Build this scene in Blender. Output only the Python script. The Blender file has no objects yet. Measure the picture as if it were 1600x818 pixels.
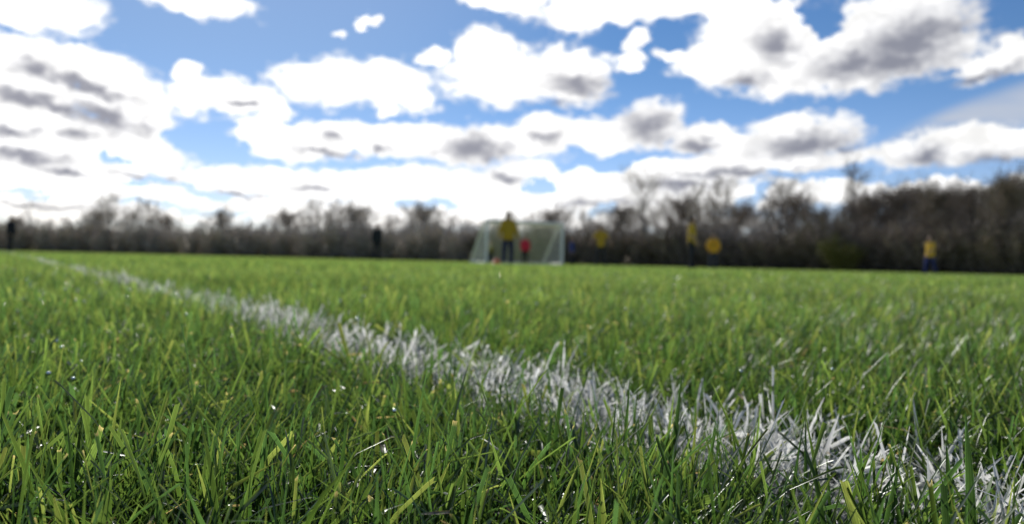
import bpy, bmesh, math, random
import numpy as np
from mathutils import Vector, Matrix, Euler

random.seed(7)
RNG = np.random.default_rng(11)
scene = bpy.context.scene
col = scene.collection
R = math.radians
F = 1290.0            # focal length of the lens in photo pixels (1600 wide)
ROLL = 0.0237         # the phone was held slightly tilted
SUN_AZ, SUN_EL = R(-19), R(29)

# ------------------------------------------------------------------ helpers
def tag(o, label=None, cat=None, group=None, kind=None):
    if label: o['label'] = label
    if cat: o['category'] = cat
    if group: o['group'] = group
    if kind: o['kind'] = kind
    return o

def empty(name, loc, rz=0.0, scale=1.0):
    o = bpy.data.objects.new(name, None)
    o.empty_display_size = 0.2
    o.location = loc
    o.rotation_euler = (0, 0, rz)
    o.scale = (scale,) * 3
    col.objects.link(o)
    return o

def link(name, me, mat=None, parent=None):
    o = bpy.data.objects.new(name, me)
    if mat is not None and not me.materials:
        me.materials.append(mat)
    col.objects.link(o)
    if parent is not None:
        o.parent = parent
    return o

def np_mesh(name, verts, quads=None, tris=None, smooth=True):
    me = bpy.data.meshes.new(name)
    verts = np.asarray(verts, dtype=np.float32)
    nq = 0 if quads is None else len(quads)
    nt = 0 if tris is None else len(tris)
    loops = []
    if nq: loops.append(np.asarray(quads, dtype=np.int32).ravel())
    if nt: loops.append(np.asarray(tris, dtype=np.int32).ravel())
    loops = np.concatenate(loops)
    me.vertices.add(len(verts)); me.vertices.foreach_set('co', verts.ravel())
    me.loops.add(len(loops)); me.loops.foreach_set('vertex_index', loops)
    starts = np.concatenate([np.arange(nq) * 4, nq * 4 + np.arange(nt) * 3]).astype(np.int32)
    me.polygons.add(nq + nt); me.polygons.foreach_set('loop_start', starts)
    me.polygons.foreach_set('use_smooth', np.full(nq + nt, smooth, dtype=bool))
    me.update(calc_edges=True)
    return me

def vnoise(x, y, seed=0):
    """smooth value noise, numpy, unit cells, 0..1"""
    xi = np.floor(x).astype(np.int64); yi = np.floor(y).astype(np.int64)
    fx = x - xi; fy = y - yi
    fx = fx * fx * (3 - 2 * fx); fy = fy * fy * (3 - 2 * fy)
    def h(a, b):
        n = (a * 374761393 + b * 668265263 + seed * 974711) & 0x7fffffff
        n = ((n ^ (n >> 13)) * 1274126177) & 0x7fffffff
        return ((n ^ (n >> 16)) & 0xffff) / 65535.0
    return (h(xi, yi) * (1 - fx) + h(xi + 1, yi) * fx) * (1 - fy) + (h(xi, yi + 1) * (1 - fx) + h(xi + 1, yi + 1) * fx) * fy

def at(px, D, z=0.0):
    """ground point at depth D in the direction of photo column px"""
    return ((px - 800) / F * D, D, z)

# ------------------------------------------------------------------ materials
def new_mat(name):
    m = bpy.data.materials.new(name); m.use_nodes = True
    nt = m.node_tree; nt.nodes.clear()
    out = nt.nodes.new('ShaderNodeOutputMaterial')
    return m, nt, out

def simple_mat(name, c, rough=0.8, var=0.25, scale=8.0, bump=0.0, spec=0.3):
    m, nt, out = new_mat(name)
    N, L = nt.nodes, nt.links
    b = N.new('ShaderNodeBsdfPrincipled')
    b.inputs['Roughness'].default_value = rough
    b.inputs['Specular IOR Level'].default_value = spec
    tc = N.new('ShaderNodeTexCoord')
    no = N.new('ShaderNodeTexNoise'); no.inputs['Scale'].default_value = scale; no.inputs['Detail'].default_value = 5
    L.new(tc.outputs['Object'], no.inputs['Vector'])
    mx = N.new('ShaderNodeMix'); mx.data_type = 'RGBA'
    mx.inputs[6].default_value = (*[v * (1 - var) for v in c], 1)
    mx.inputs[7].default_value = (*[min(1, v * (1 + var)) for v in c], 1)
    L.new(no.outputs['Fac'], mx.inputs[0])
    L.new(mx.outputs[2], b.inputs['Base Color'])
    if bump:
        bp = N.new('ShaderNodeBump'); bp.inputs['Strength'].default_value = bump; bp.inputs['Distance'].default_value = 0.02
        L.new(no.outputs['Fac'], bp.inputs['Height']); L.new(bp.outputs['Normal'], b.inputs['Normal'])
    L.new(b.outputs[0], out.inputs[0])
    return m

def blade_mat(name, trans, gloss_rough, paint=False, gloss=0.2):
    m, nt, out = new_mat(name)
    N, L = nt.nodes, nt.links
    at_ = N.new('ShaderNodeAttribute'); at_.attribute_name = 'Col'
    # fine lengthwise veins: the alpha channel runs from 0 to 1 across the blade
    s = N.new('ShaderNodeMath'); s.operation = 'MULTIPLY'; s.inputs[1].default_value = 2 * math.pi * 3.0
    L.new(at_.outputs['Alpha'], s.inputs[0])
    c = N.new('ShaderNodeMath'); c.operation = 'COSINE'; L.new(s.outputs[0], c.inputs[0])
    mr = N.new('ShaderNodeMapRange'); mr.inputs[1].default_value = -1; mr.inputs[2].default_value = 1
    mr.inputs[3].default_value = 0.78; mr.inputs[4].default_value = 1.12
    L.new(c.outputs[0], mr.inputs[0])
    tc = N.new('ShaderNodeTexCoord')
    no = N.new('ShaderNodeTexNoise'); no.inputs['Scale'].default_value = 260 if paint else 140
    no.inputs['Detail'].default_value = 3
    L.new(tc.outputs['Object'], no.inputs['Vector'])
    base = N.new('ShaderNodeVectorMath'); base.operation = 'SCALE'
    # rim of fuzz and shine lightened into the colour along both blade edges
    e1 = N.new('ShaderNodeMath'); e1.operation = 'SUBTRACT'; e1.inputs[1].default_value = 0.5; L.new(at_.outputs['Alpha'], e1.inputs[0])
    e2 = N.new('ShaderNodeMath'); e2.operation = 'ABSOLUTE'; L.new(e1.outputs[0], e2.inputs[0])
    e3 = N.new('ShaderNodeMapRange'); e3.inputs[1].default_value = 0.34; e3.inputs[2].default_value = 0.47; e3.inputs[3].default_value = 1.0; e3.inputs[4].default_value = 1.0 if paint else 1.75
    L.new(e2.outputs[0], e3.inputs[0])
    e4 = N.new('ShaderNodeMath'); e4.operation = 'MULTIPLY'; L.new(mr.outputs[0], e4.inputs[0]); L.new(e3.outputs[0], e4.inputs[1])
    L.new(at_.outputs['Color'], base.inputs[0]); L.new(e4.outputs[0], base.inputs['Scale'])
    colour = base.outputs[0]
    if paint:
        # paint that did not take everywhere: green shows through in specks
        cr = N.new('ShaderNodeMapRange'); cr.inputs[1].default_value = 0.56; cr.inputs[2].default_value = 0.66
        L.new(no.outputs['Fac'], cr.inputs[0])
        mx = N.new('ShaderNodeMix'); mx.data_type = 'RGBA'
        L.new(cr.outputs[0], mx.inputs[0]); L.new(colour, mx.inputs[6]); mx.inputs[7].default_value = (0.10, 0.14, 0.07, 1)
        colour = mx.outputs[2]
    else:
        cr = N.new('ShaderNodeMapRange'); cr.inputs[1].default_value = 0.3; cr.inputs[2].default_value = 0.75
        cr.inputs[3].default_value = 0.75; cr.inputs[4].default_value = 1.25
        L.new(no.outputs['Fac'], cr.inputs[0])
        sc2 = N.new('ShaderNodeVectorMath'); sc2.operation = 'SCALE'
        L.new(colour, sc2.inputs[0]); L.new(cr.outputs[0], sc2.inputs['Scale'])
        colour = sc2.outputs[0]
    d = N.new('ShaderNodeBsdfDiffuse'); L.new(colour, d.inputs['Color'])
    t = N.new('ShaderNodeBsdfTranslucent')
    tm = N.new('ShaderNodeVectorMath'); tm.operation = 'MULTIPLY'
    tm.inputs[1].default_value = (1.0, 1.0, 1.0) if paint else (2.4, 2.42, 1.5)
    L.new(colour, tm.inputs[0]); L.new(tm.outputs[0], t.inputs['Color'])
    mix = N.new('ShaderNodeMixShader'); mix.inputs[0].default_value = trans
    L.new(d.outputs[0], mix.inputs[1]); L.new(t.outputs[0], mix.inputs[2])
    g = N.new('ShaderNodeBsdfGlossy'); g.inputs['Roughness'].default_value = gloss_rough
    g.inputs['Color'].default_value = (0.92, 0.96, 0.95, 1)
    if not paint:
        wet = N.new('ShaderNodeMapRange'); wet.inputs[1].default_value = 0.70; wet.inputs[2].default_value = 0.76
        wet.inputs[3].default_value = gloss_rough; wet.inputs[4].default_value = 0.22
        L.new(no.outputs['Fac'], wet.inputs[0]); L.new(wet.outputs[0], g.inputs['Roughness'])
    fr = N.new('ShaderNodeFresnel'); fr.inputs['IOR'].default_value = 1.38
    fm = N.new('ShaderNodeMath'); fm.operation = 'MULTIPLY'; fm.inputs[1].default_value = 0.06 if paint else gloss
    L.new(fr.outputs[0], fm.inputs[0])
    fl = N.new('ShaderNodeMath'); fl.operation = 'MINIMUM'; fl.inputs[1].default_value = 0.07; L.new(fm.outputs[0], fl.inputs[0])
    mix2 = N.new('ShaderNodeMixShader'); L.new(fl.outputs[0], mix2.inputs[0])
    L.new(mix.outputs[0], mix2.inputs[1]); L.new(g.outputs[0], mix2.inputs[2])
    L.new(mix2.outputs[0], out.inputs[0])
    return m

# ------------------------------------------------------------------ the touchline on the ground
LT = math.atan((0 - 800) / F)           # direction of the painted line
LC, LS = math.cos(LT), math.sin(LT)
D0, D1 = 0.214, 0.296                     # its two edges, metres to the right of the camera
def line_d(x, y): return x * LC - y * LS

# ------------------------------------------------------------------ ground
def build_ground():
    m, nt, out = new_mat('turf_soil')
    N, L = nt.nodes, nt.links
    geo = N.new('ShaderNodeNewGeometry')
    n1 = N.new('ShaderNodeTexNoise'); n1.inputs['Scale'].default_value = 60; n1.inputs['Detail'].default_value = 8
    n2 = N.new('ShaderNodeTexNoise'); n2.inputs['Scale'].default_value = 0.12; n2.inputs['Detail'].default_value = 6
    L.new(geo.outputs['Position'], n1.inputs['Vector']); L.new(geo.outputs['Position'], n2.inputs['Vector'])
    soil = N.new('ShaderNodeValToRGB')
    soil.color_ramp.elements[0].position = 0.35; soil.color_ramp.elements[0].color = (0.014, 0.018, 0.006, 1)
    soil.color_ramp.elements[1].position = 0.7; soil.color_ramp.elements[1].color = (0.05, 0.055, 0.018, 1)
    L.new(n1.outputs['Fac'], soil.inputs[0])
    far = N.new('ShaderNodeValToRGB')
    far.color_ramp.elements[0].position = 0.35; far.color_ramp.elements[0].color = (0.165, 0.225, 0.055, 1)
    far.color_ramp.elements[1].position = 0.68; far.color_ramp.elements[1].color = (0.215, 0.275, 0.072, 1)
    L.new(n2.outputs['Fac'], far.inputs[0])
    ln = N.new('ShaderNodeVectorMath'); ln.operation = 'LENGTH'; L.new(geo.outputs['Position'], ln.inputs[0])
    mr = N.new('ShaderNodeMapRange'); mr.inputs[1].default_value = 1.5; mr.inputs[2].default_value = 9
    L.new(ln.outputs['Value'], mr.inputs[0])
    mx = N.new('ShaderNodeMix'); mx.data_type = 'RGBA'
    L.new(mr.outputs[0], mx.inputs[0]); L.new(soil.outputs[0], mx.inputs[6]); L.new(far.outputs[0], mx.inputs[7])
    # paint that reached the soil below the line
    dt = N.new('ShaderNodeVectorMath'); dt.operation = 'DOT_PRODUCT'; dt.inputs[1].default_value = (LC, -LS, 0)
    L.new(geo.outputs['Position'], dt.inputs[0])
    off = N.new('ShaderNodeMath'); off.operation = 'SUBTRACT'; off.inputs[1].default_value = (D0 + D1) / 2
    L.new(dt.outputs['Value'], off.inputs[0])
    ab = N.new('ShaderNodeMath'); ab.operation = 'ABSOLUTE'; L.new(off.outputs[0], ab.inputs[0])
    wob = N.new('ShaderNodeMath'); wob.operation = 'MULTIPLY_ADD'; wob.inputs[1].default_value = 0.05
    L.new(n1.outputs['Fac'], wob.inputs[0]); L.new(ab.outputs[0], wob.inputs[2])
    lm = N.new('ShaderNodeMapRange'); lm.inputs[1].default_value = (D1 - D0) / 2 + 0.03; lm.inputs[2].default_value = (D1 - D0) / 2 + 0.015
    lm.inputs[3].default_value = 0; lm.inputs[4].default_value = 0.85
    L.new(wob.outputs[0], lm.inputs[0])
    mx2 = N.new('ShaderNodeMix'); mx2.data_type = 'RGBA'
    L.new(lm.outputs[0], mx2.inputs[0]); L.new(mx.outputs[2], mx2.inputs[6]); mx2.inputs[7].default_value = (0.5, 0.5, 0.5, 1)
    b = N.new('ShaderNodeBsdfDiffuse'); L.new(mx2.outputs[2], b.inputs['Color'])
    bp = N.new('ShaderNodeBump'); bp.inputs['Strength'].default_value = 0.6; bp.inputs['Distance'].default_value = 0.01
    L.new(n1.outputs['Fac'], bp.inputs['Height']); L.new(bp.outputs['Normal'], b.inputs['Normal'])
    L.new(b.outputs[0], out.inputs[0])
    S = 3000.0
    me = np_mesh('ground', [(-S, -S, 0), (S, -S, 0), (S, S, 0), (-S, S, 0)], quads=[(0, 1, 2, 3)], smooth=False)
    tag(link('ground', me, m), kind='structure')

# ------------------------------------------------------------------ grass blades
class Blades:
    def __init__(self): self.v = []; self.c = []; self.q = []; self.n = 0; self.tips = []
    def add(self, x, y, h, w, yaw, lean, curl, twist, cut, cb, ct, rows, fold=True, z0=None):
        n = len(x)
        if n == 0: return
        t = np.linspace(0, 1, rows)
        if rows >= 5: t[-2] = 0.965
        K = 3 if fold else 2
        phi = lean[:, None] + curl[:, None] * t[None, :] ** 1.3
        dt = np.diff(t, prepend=0)
        mid = np.concatenate([phi[:, :1], (phi[:, 1:] + phi[:, :-1]) / 2], 1)
        hor = np.cumsum(np.sin(mid) * dt, 1) * h[:, None]
        ver = np.cumsum(np.cos(mid) * dt, 1) * h[:, None]
        ver = np.maximum(ver, 0.004)
        if z0 is not None: ver = ver + z0[:, None]
        cy, sy = np.cos(yaw), np.sin(yaw)
        P = np.stack([x[:, None] + hor * cy[:, None], y[:, None] + hor * sy[:, None], ver], -1)     # n,rows,3
        self.tips.append(P[:, -2 if rows > 4 else -1].copy())
        T = np.stack([np.sin(phi) * cy[:, None], np.sin(phi) * sy[:, None], np.cos(phi)], -1)
        nn = np.stack([-sy, cy, 0 * sy], -1)[:, None, :].repeat(rows, 1)
        B = np.cross(T, nn)
        tw = twist[:, None] * t[None, :]
        W = np.cos(tw)[..., None] * nn + np.sin(tw)[..., None] * B
        Nn = np.cross(T, W)
        pt = np.clip(1 - t ** 2.6, 0, 1) ** 0.75
        pt = np.maximum(pt, 0.03) * (0.75 + 0.35 * np.minimum(1, t * 4))
        cu = (1 - 0.22 * t) * (0.75 + 0.35 * np.minimum(1, t * 4))
        prof = np.where(cut[:, None], cu[None, :], pt[None, :])
        half = (w[:, None] * prof / 2)[..., None]
        if fold:
            V = np.stack([P - W * half, P - Nn * half * 0.42, P + W * half], 2)
            sl = (RNG.uniform(-1, 1, (n, 3)) * w[:, None] * 0.8 * cut[:, None])[..., None]
            V[:, -1] += T[:, -1][:, None, :] * sl
            ua = np.array([0.0, 0.5, 1.0])
        else:
            V = np.stack([P - W * half, P + W * half], 2)
            ua = np.array([0.25, 0.75])
        C = cb[:, None, :] * (1 - t[None, :, None]) + ct[:, None, :] * t[None, :, None]
        # sheath is paler in hue; shade between blades is painted in as darker roots
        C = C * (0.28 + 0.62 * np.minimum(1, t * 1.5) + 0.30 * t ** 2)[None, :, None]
        tan = np.array([0.36, 0.29, 0.17])
        C[:, -1, :] = np.where((cut & (RNG.random(n) < 0.16))[:, None], tan[None, :] * RNG.uniform(0.6, 1.2, n)[:, None], C[:, -1, :])
        C4 = np.zeros((n, rows, K, 4), np.float32)
        C4[..., :3] = C[:, :, None, :]; C4[..., 3] = ua[None, None, :]
        idx = (np.arange(n) * rows * K)[:, None, None] + (np.arange(rows - 1) * K)[None, :, None] + np.arange(K - 1)[None, None, :]
        q = np.stack([idx, idx + 1, idx + 1 + K, idx + K], -1).reshape(-1, 4) + self.n
        self.v.append(V.reshape(-1, 3).astype(np.float32)); self.c.append(C4.reshape(-1, 4)); self.q.append(q.astype(np.int32))
        self.n += n * rows * K
    def build(self, name, mat):
        v = np.concatenate(self.v); c = np.concatenate(self.c); q = np.concatenate(self.q)
        me = np_mesh(name, v, quads=q)
        a = me.color_attributes.new('Col', 'FLOAT_COLOR', 'POINT')
        a.data.foreach_set('color', c.astype(np.float32).ravel())
        return link(name, me, mat)

def sample(r0, r1, az, dens):
    area = az * (r1 * r1 - r0 * r0)
    n = int(area * dens)
    r = np.sqrt(RNG.random(n) * (r1 * r1 - r0 * r0) + r0 * r0)
    a = (RNG.random(n) * 2 - 1) * az
    return r * np.sin(a), r * np.cos(a), r

def build_grass():
    green, white = Blades(), Blades()
    def zone(r0, r1, az, dens, rows, fold, wscale, hscale):
        x, y, r = sample(r0, r1, az, dens)
        n = len(x)
        # blades grow in small tufts
        x = x + RNG.normal(0, 0.002, n); y = y + RNG.normal(0, 0.002, n)
        patch = vnoise(x * 9, y * 9, 1); patch2 = vnoise(x * 2.2 + 7, y * 2.2, 2); fine = vnoise(x * 40, y * 40, 5)
        keep = RNG.random(n) < np.clip(0.55 + 0.9 * (fine - 0.25), 0.25, 1) if r1 <= 1.6 else np.ones(n, bool)
        x, y, r, patch, patch2, fine = [q[keep] for q in (x, y, r, patch, patch2, fine)]
        n = len(x)
        h = (0.037 + 0.012 * (patch - 0.5) + 0.010 * (patch2 - 0.5) + RNG.normal(0, 0.0065, n)).clip(0.014, 0.06)
        tall = RNG.random(n) < 0.04
        h = np.where(tall, h + RNG.uniform(0.005, 0.015, n), h)
        h *= hscale
        w = RNG.lognormal(math.log(0.00115), 0.36, n).clip(0.0006, 0.0030) * wscale
        field = 2 * np.pi * vnoise(x * 5 + 3, y * 5, 3) * 1.5
        yaw = np.where(RNG.random(n) < 0.22, field + RNG.normal(0, 0.7, n), RNG.random(n) * 2 * np.pi)
        lean = np.abs(RNG.normal(0, 0.36, n)) + 0.03
        curl = np.abs(RNG.normal(0.45, 0.42, n))
        flop = RNG.random(n) < 0.16
        curl = np.where(flop, RNG.uniform(1.1, 2.1, n), curl)
        low = RNG.random(n) < 0.14
        lean = np.where(low, RNG.uniform(0.7, 1.3, n), lean)
        twist = RNG.normal(0, 0.8, n)
        cut = RNG.random(n) < (0.28 if r1 < 2 else 0.0)
        base = np.array([[0.040, 0.088, 0.016]]).repeat(n, 0)
        k = RNG.random(n)[:, None]
        cA, cB, cC = np.array([0.036, 0.072, 0.028]), np.array([0.072, 0.108, 0.032]), np.array([0.125, 0.146, 0.048])
        ct = np.where(k < 0.45, cA, np.where(k < 0.88, cB, cC)) * RNG.uniform(0.40, 1.45, n)[:, None]
        ct = ct * (0.85 + 0.3 * patch[:, None])
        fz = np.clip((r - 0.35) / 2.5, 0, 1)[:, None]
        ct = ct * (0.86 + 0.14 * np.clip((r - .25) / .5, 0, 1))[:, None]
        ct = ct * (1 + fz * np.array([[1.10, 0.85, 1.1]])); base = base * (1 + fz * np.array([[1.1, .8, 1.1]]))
        dry = RNG.random(n) < (0.024 if r1 < 2 else 0.0)
        straw = np.array([0.27, 0.20, 0.115]) * RNG.uniform(0.5, 1.1, n)[:, None]
        ct = np.where(dry[:, None], straw, ct); base = np.where(dry[:, None], straw * 0.7, base)
        lean = np.where(dry, RNG.uniform(0.5, 1.45, n), lean)
        w = np.where(dry, w * 0.8, w)
        # painted?
        d = line_d(x, y)
        wob = (vnoise(x * 16, y * 16, 8) - 0.5) * 0.024 + (vnoise(x * 60, y * 60, 9) - 0.5) * 0.012
        inside = np.minimum(d - D0, D1 - d) + wob + RNG.normal(0, 0.0045, n)
        pp = np.clip(1.08 - 0.36 * vnoise(x * 13 + 4, y * 13, 44) - 0.22 * np.clip((r - .6) / 3, 0, 1), .2, .95)
        p = (inside > 0) & (RNG.random(n) < pp) & ~(dry & (RNG.random(n) < .5))
        # nothing grows right against the lens
        ok = ~((r < 0.19) & (h > 0.043))
        g = ok & ~p
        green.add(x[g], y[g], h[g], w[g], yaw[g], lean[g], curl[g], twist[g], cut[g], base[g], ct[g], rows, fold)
        s = ok & p
        m_ = int(s.sum())
        wc = np.array([0.84, 0.84, 0.82]) * RNG.uniform(0.8, 1.02, m_)[:, None]
        gr = (RNG.random(m_) < 0.10)[:, None]
        wc = np.where(gr, np.array([0.24, 0.29, 0.20]), wc)
        wt = np.clip(wc * 1.04, 0, 0.88)
        lean2 = lean[s] * 1.1 + np.abs(RNG.normal(0, 0.16, m_)); curl2 = curl[s] * 1.25
        wb = wc * 0.85
        bare = (RNG.random(m_) < 0.35)[:, None]
        wb = np.where(bare, np.array([0.13, 0.17, 0.08]), wb)
        flat = RNG.random(m_) < 0.22
        lean2 = np.where(flat, RNG.uniform(.7, 1.35, m_), lean2); curl2 = np.where(flat, RNG.uniform(-.2, 1.1, m_), curl2)
        white.add(x[s], y[s], h[s] * 0.86, np.minimum(w[s] * 1.5, .0022 * wscale), yaw[s], lean2, curl2, twist[s], cut[s], wb, wt, rows, fold)
    zone(0.06, 0.55, R(85), 105000, 8, True, 0.9, 1.0)
    zone(0.55, 1.5, R(75), 44000, 6, True, 1.12, 1.0)
    near_faces = sum(len(q) for q in green.q)
    zone(1.5, 4.0, R(52), 11000, 5, False, 2.1, 1.02)
    zone(4.0, 14.0, R(46), 1000, 4, False, 5.0, 1.06)
    zone(14.0, 42.0, R(42), 90, 3, False, 9.0, 1.1)
    far_faces = sum(len(q) for q in green.q) - near_faces
    # loose clippings and dead leaves lying in the sward
    x, y, r = sample(0.14, 1.4, R(80), 700)
    n = len(x)
    st = np.array([0.26, 0.20, 0.12]) * RNG.uniform(0.3, 1.1, n)[:, None]
    d = line_d(x, y); g = (d < D0) | (d > D1)
    green.add(x[g], y[g], RNG.uniform(0.004, 0.018, n)[g], RNG.uniform(0.0010, 0.0022, n)[g], (RNG.random(n) * 6.28)[g], RNG.uniform(1.0, 1.9, n)[g],
              RNG.normal(0, 0.5, n)[g], RNG.normal(0, 1.5, n)[g], (RNG.random(n) < 0.8)[g], st[g], st[g], 5, True, RNG.uniform(0.004, 0.026, n)[g])
    # mirror beads added on blade tips for sparkle, mostly left of the line
    tips = np.concatenate(green.tips[:4])
    d = line_d(tips[:, 0], tips[:, 1]); rr = np.hypot(tips[:, 0], tips[:, 1])
    pr = np.where(d < D0 - .02, 1.0, 0.22) * np.clip((rr - .25) / .5, 0, 1) * (rr < 3.2) * (tips[:, 2] > .026) * (tips[:, 1] > .1)
    pr = pr * np.where(vnoise(tips[:, 0] * 7, tips[:, 1] * 7, 33) > .45, 1, .15)
    pick = np.nonzero(RNG.random(len(tips)) < pr * 0.03)[0]
    bm = bmesh.new(); bmesh.ops.create_icosphere(bm, subdivisions=2, radius=1.0)
    bv = np.array([v.co[:] for v in bm.verts]); bf = np.array([[v.index for v in f.verts] for f in bm.faces]); bm.free()
    c = tips[pick]; rad = RNG.uniform(.0005, .0012, len(pick)) * (1 + np.maximum(rr[pick] - .4, 0) * .45)
    V = (c[:, None, :] + bv[None] * rad[:, None, None]).reshape(-1, 3)
    Fc = (bf[None] + (np.arange(len(pick)) * len(bv))[:, None, None]).reshape(-1, 3)
    m, nt, out = new_mat('glint_mirror')
    gl = nt.nodes.new('ShaderNodeBsdfGlossy'); gl.inputs['Roughness'].default_value = 0.2; gl.inputs['Color'].default_value = (.8, .85, .8, 1)
    nt.links.new(gl.outputs[0], out.inputs[0])
    tag(link('glint_beads', np_mesh('glint_beads', V, tris=Fc), m), 'tiny mirror beads added as glints on the grass blades left of the painted line', 'glint_beads', kind='stuff')
    print('glint_beads', len(pick))
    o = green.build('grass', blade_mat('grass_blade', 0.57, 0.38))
    o.data.materials.append(blade_mat('grass_blade_far', 0.55, 0.35, gloss=0.03))
    mi = np.zeros(len(o.data.polygons), np.int32); mi[near_faces:near_faces + far_faces] = 1
    o.data.polygons.foreach_set('material_index', mi)
    tag(o, 'mown green grass of the pitch with pale cut tips and straw', 'grass', kind='stuff')
    o = white.build('painted_line', blade_mat('painted_blade', 0.5, 0.5, paint=True))
    tag(o, 'white painted touchline of paint-coated grass blades running off to the left', 'line marking', kind='stuff')

# ------------------------------------------------------------------ tubes
class Tubes:
    def __init__(self): self.v = []; self.q = []; self.n = 0
    def add(self, pts, radii, k=5):
        pts = np.asarray(pts, float); m = len(pts)
        T = np.gradient(pts, axis=0)
        T /= np.linalg.norm(T, axis=1)[:, None] + 1e-9
        up = np.array([0.31, 0.87, 0.38]) if abs(T[0][2]) > 0.8 else np.array([0, 0, 1.0])
        A = np.cross(T, up); A /= np.linalg.norm(A, axis=1)[:, None] + 1e-9
        B = np.cross(T, A)
        an = np.arange(k) / k * 2 * np.pi
        V = pts[:, None, :] + (A[:, None, :] * np.cos(an)[None, :, None] + B[:, None, :] * np.sin(an)[None, :, None]) * np.asarray(radii)[:, None, None]
        i = np.arange(m - 1)[:, None] * k; j = np.arange(k)[None, :]; j2 = (j + 1) % k
        q = np.stack([i + j, i + j2, i + k + j2, i + k + j], -1).reshape(-1, 4) + self.n
        self.v.append(V.reshape(-1, 3)); self.q.append(q); self.n += m * k
    def ribbons(self, p0, p1, p2, w):
        """many bent flat twigs at once"""
        n = len(p0)
        d = p2 - p0
        s = np.cross(d, RNG.normal(0, 1, (n, 3))); s /= np.linalg.norm(s, axis=1)[:, None] + 1e-9
        s = s * np.asarray(w)[:, None] / 2
        V = np.stack([p0 - s, p0 + s, p1 - s * .8, p1 + s * .8, p2 - s * .25, p2 + s * .25], 1).reshape(-1, 3)
        i = np.arange(n) * 6 + self.n
        q = np.concatenate([np.stack([i, i + 1, i + 3, i + 2], -1), np.stack([i + 2, i + 3, i + 5, i + 4], -1)])
        self.v.append(V); self.q.append(q); self.n += n * 6
    def mesh(self, name):
        return np_mesh(name, np.concatenate(self.v), quads=np.concatenate(self.q))

def twig_burst(rng, tube, p, d, L, n, w, up=0.25):
    n = int(n)
    t0 = rng.random(n)
    a = p[None, :] + d[None, :] * (t0 * L)[:, None]
    dirs = d[None, :] * 0.7 + rng.normal(0, 0.62, (n, 3)); dirs[:, 2] += up
    dirs /= np.linalg.norm(dirs, axis=1)[:, None]
    l = L * rng.uniform(0.35, 0.95, n)
    b = a + dirs * (l * .5)[:, None]
    c = b + (dirs + rng.normal(0, 0.3, (n, 3)) + np.array([0, 0, up * .5])) * (l * .5)[:, None]
    tube.ribbons(a, b, c, np.full(n, w))
    return b, c, dirs, l

def tree_meshes(seed, H=10.0, spread=0.34, first=0.25, limbs=15, subs=7, twigs=14, tw=0.035, lean=0.0, broom=0.3, stems=1):
    """bare winter tree: trunk with limbs, and a crown of fine twigs"""
    rng = np.random.default_rng(seed)
    tr, cr = Tubes(), Tubes()
    for s in range(stems):
        off = np.array([0, 0, 0.0]) if stems == 1 else np.array([rng.uniform(-.5, .5), rng.uniform(-.5, .5), 0])
        m = 9; z = np.linspace(0, 0.86 * H, m)
        wob = np.cumsum(rng.normal(0, 0.012 * H, (m, 2)), 0); wob[0] = 0
        tl = lean + (rng.uniform(-.28, .28) if stems > 1 else 0)
        pts = np.stack([wob[:, 0] + z * tl, wob[:, 1] * .8, z], 1) + off
        rad = np.linspace(0.019 * H, 0.003 * H, m) * (1.0 if stems == 1 else .6); rad[0] *= 1.35
        tr.add(pts, rad, 7)
        for i in range(limbs):
            f = first + (1 - first) * ((i + rng.random()) / limbs)
            k = f * (m - 1); j = min(int(k), m - 2); p = pts[j] + (pts[j + 1] - pts[j]) * (k - j)
            az = i * 2.399 + rng.uniform(-.5, .5); el = R(rng.uniform(22, 50) + 25 * f)
            env = math.sin(min(1, max(0.08, (1.12 - f) / (1.12 - first))) ** 0.75 * math.pi * 0.62)
            Lb = H * spread * (0.35 + 0.75 * env) * rng.uniform(0.7, 1.15)
            d = np.array([math.cos(az) * math.cos(el), math.sin(az) * math.cos(el), math.sin(el)])
            lp = [p]; dd = d.copy()
            for q in range(5):
                dd = dd + rng.normal(0, 0.16, 3) + np.array([0, 0, 0.09]); dd /= np.linalg.norm(dd)
                lp.append(lp[-1] + dd * Lb / 5)
            lp = np.array(lp)
            r0 = max(0.02, rad[j] * 0.55)
            tr.add(lp, np.linspace(r0, 0.012, 6), 5)
            for sidx in range(subs):
                g = rng.uniform(0.2, 1.0) * 5; a = min(int(g), 4); sp = lp[a] + (lp[a + 1] - lp[a]) * (g - a)
                sd = dd * .5 + rng.normal(0, 0.55, 3) + np.array([0, 0, broom]); sd /= np.linalg.norm(sd)
                Ls = Lb * rng.uniform(0.28, 0.55)
                e = sp + sd * Ls; mid = (sp + e) / 2 + rng.normal(0, 0.06 * Ls, 3)
                cr.add([sp, mid, e], [0.02, 0.014, 0.006], 3)
                b, c, ds, l = twig_burst(rng, cr, sp, sd, Ls, twigs, tw, broom)
                for w_ in range(0, len(b), 2):
                    twig_burst(rng, cr, b[w_], ds[w_], l[w_] * .6, 4, tw * .7, broom * .7)
    return tr.mesh('trunk'), cr.mesh('crown')

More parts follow.
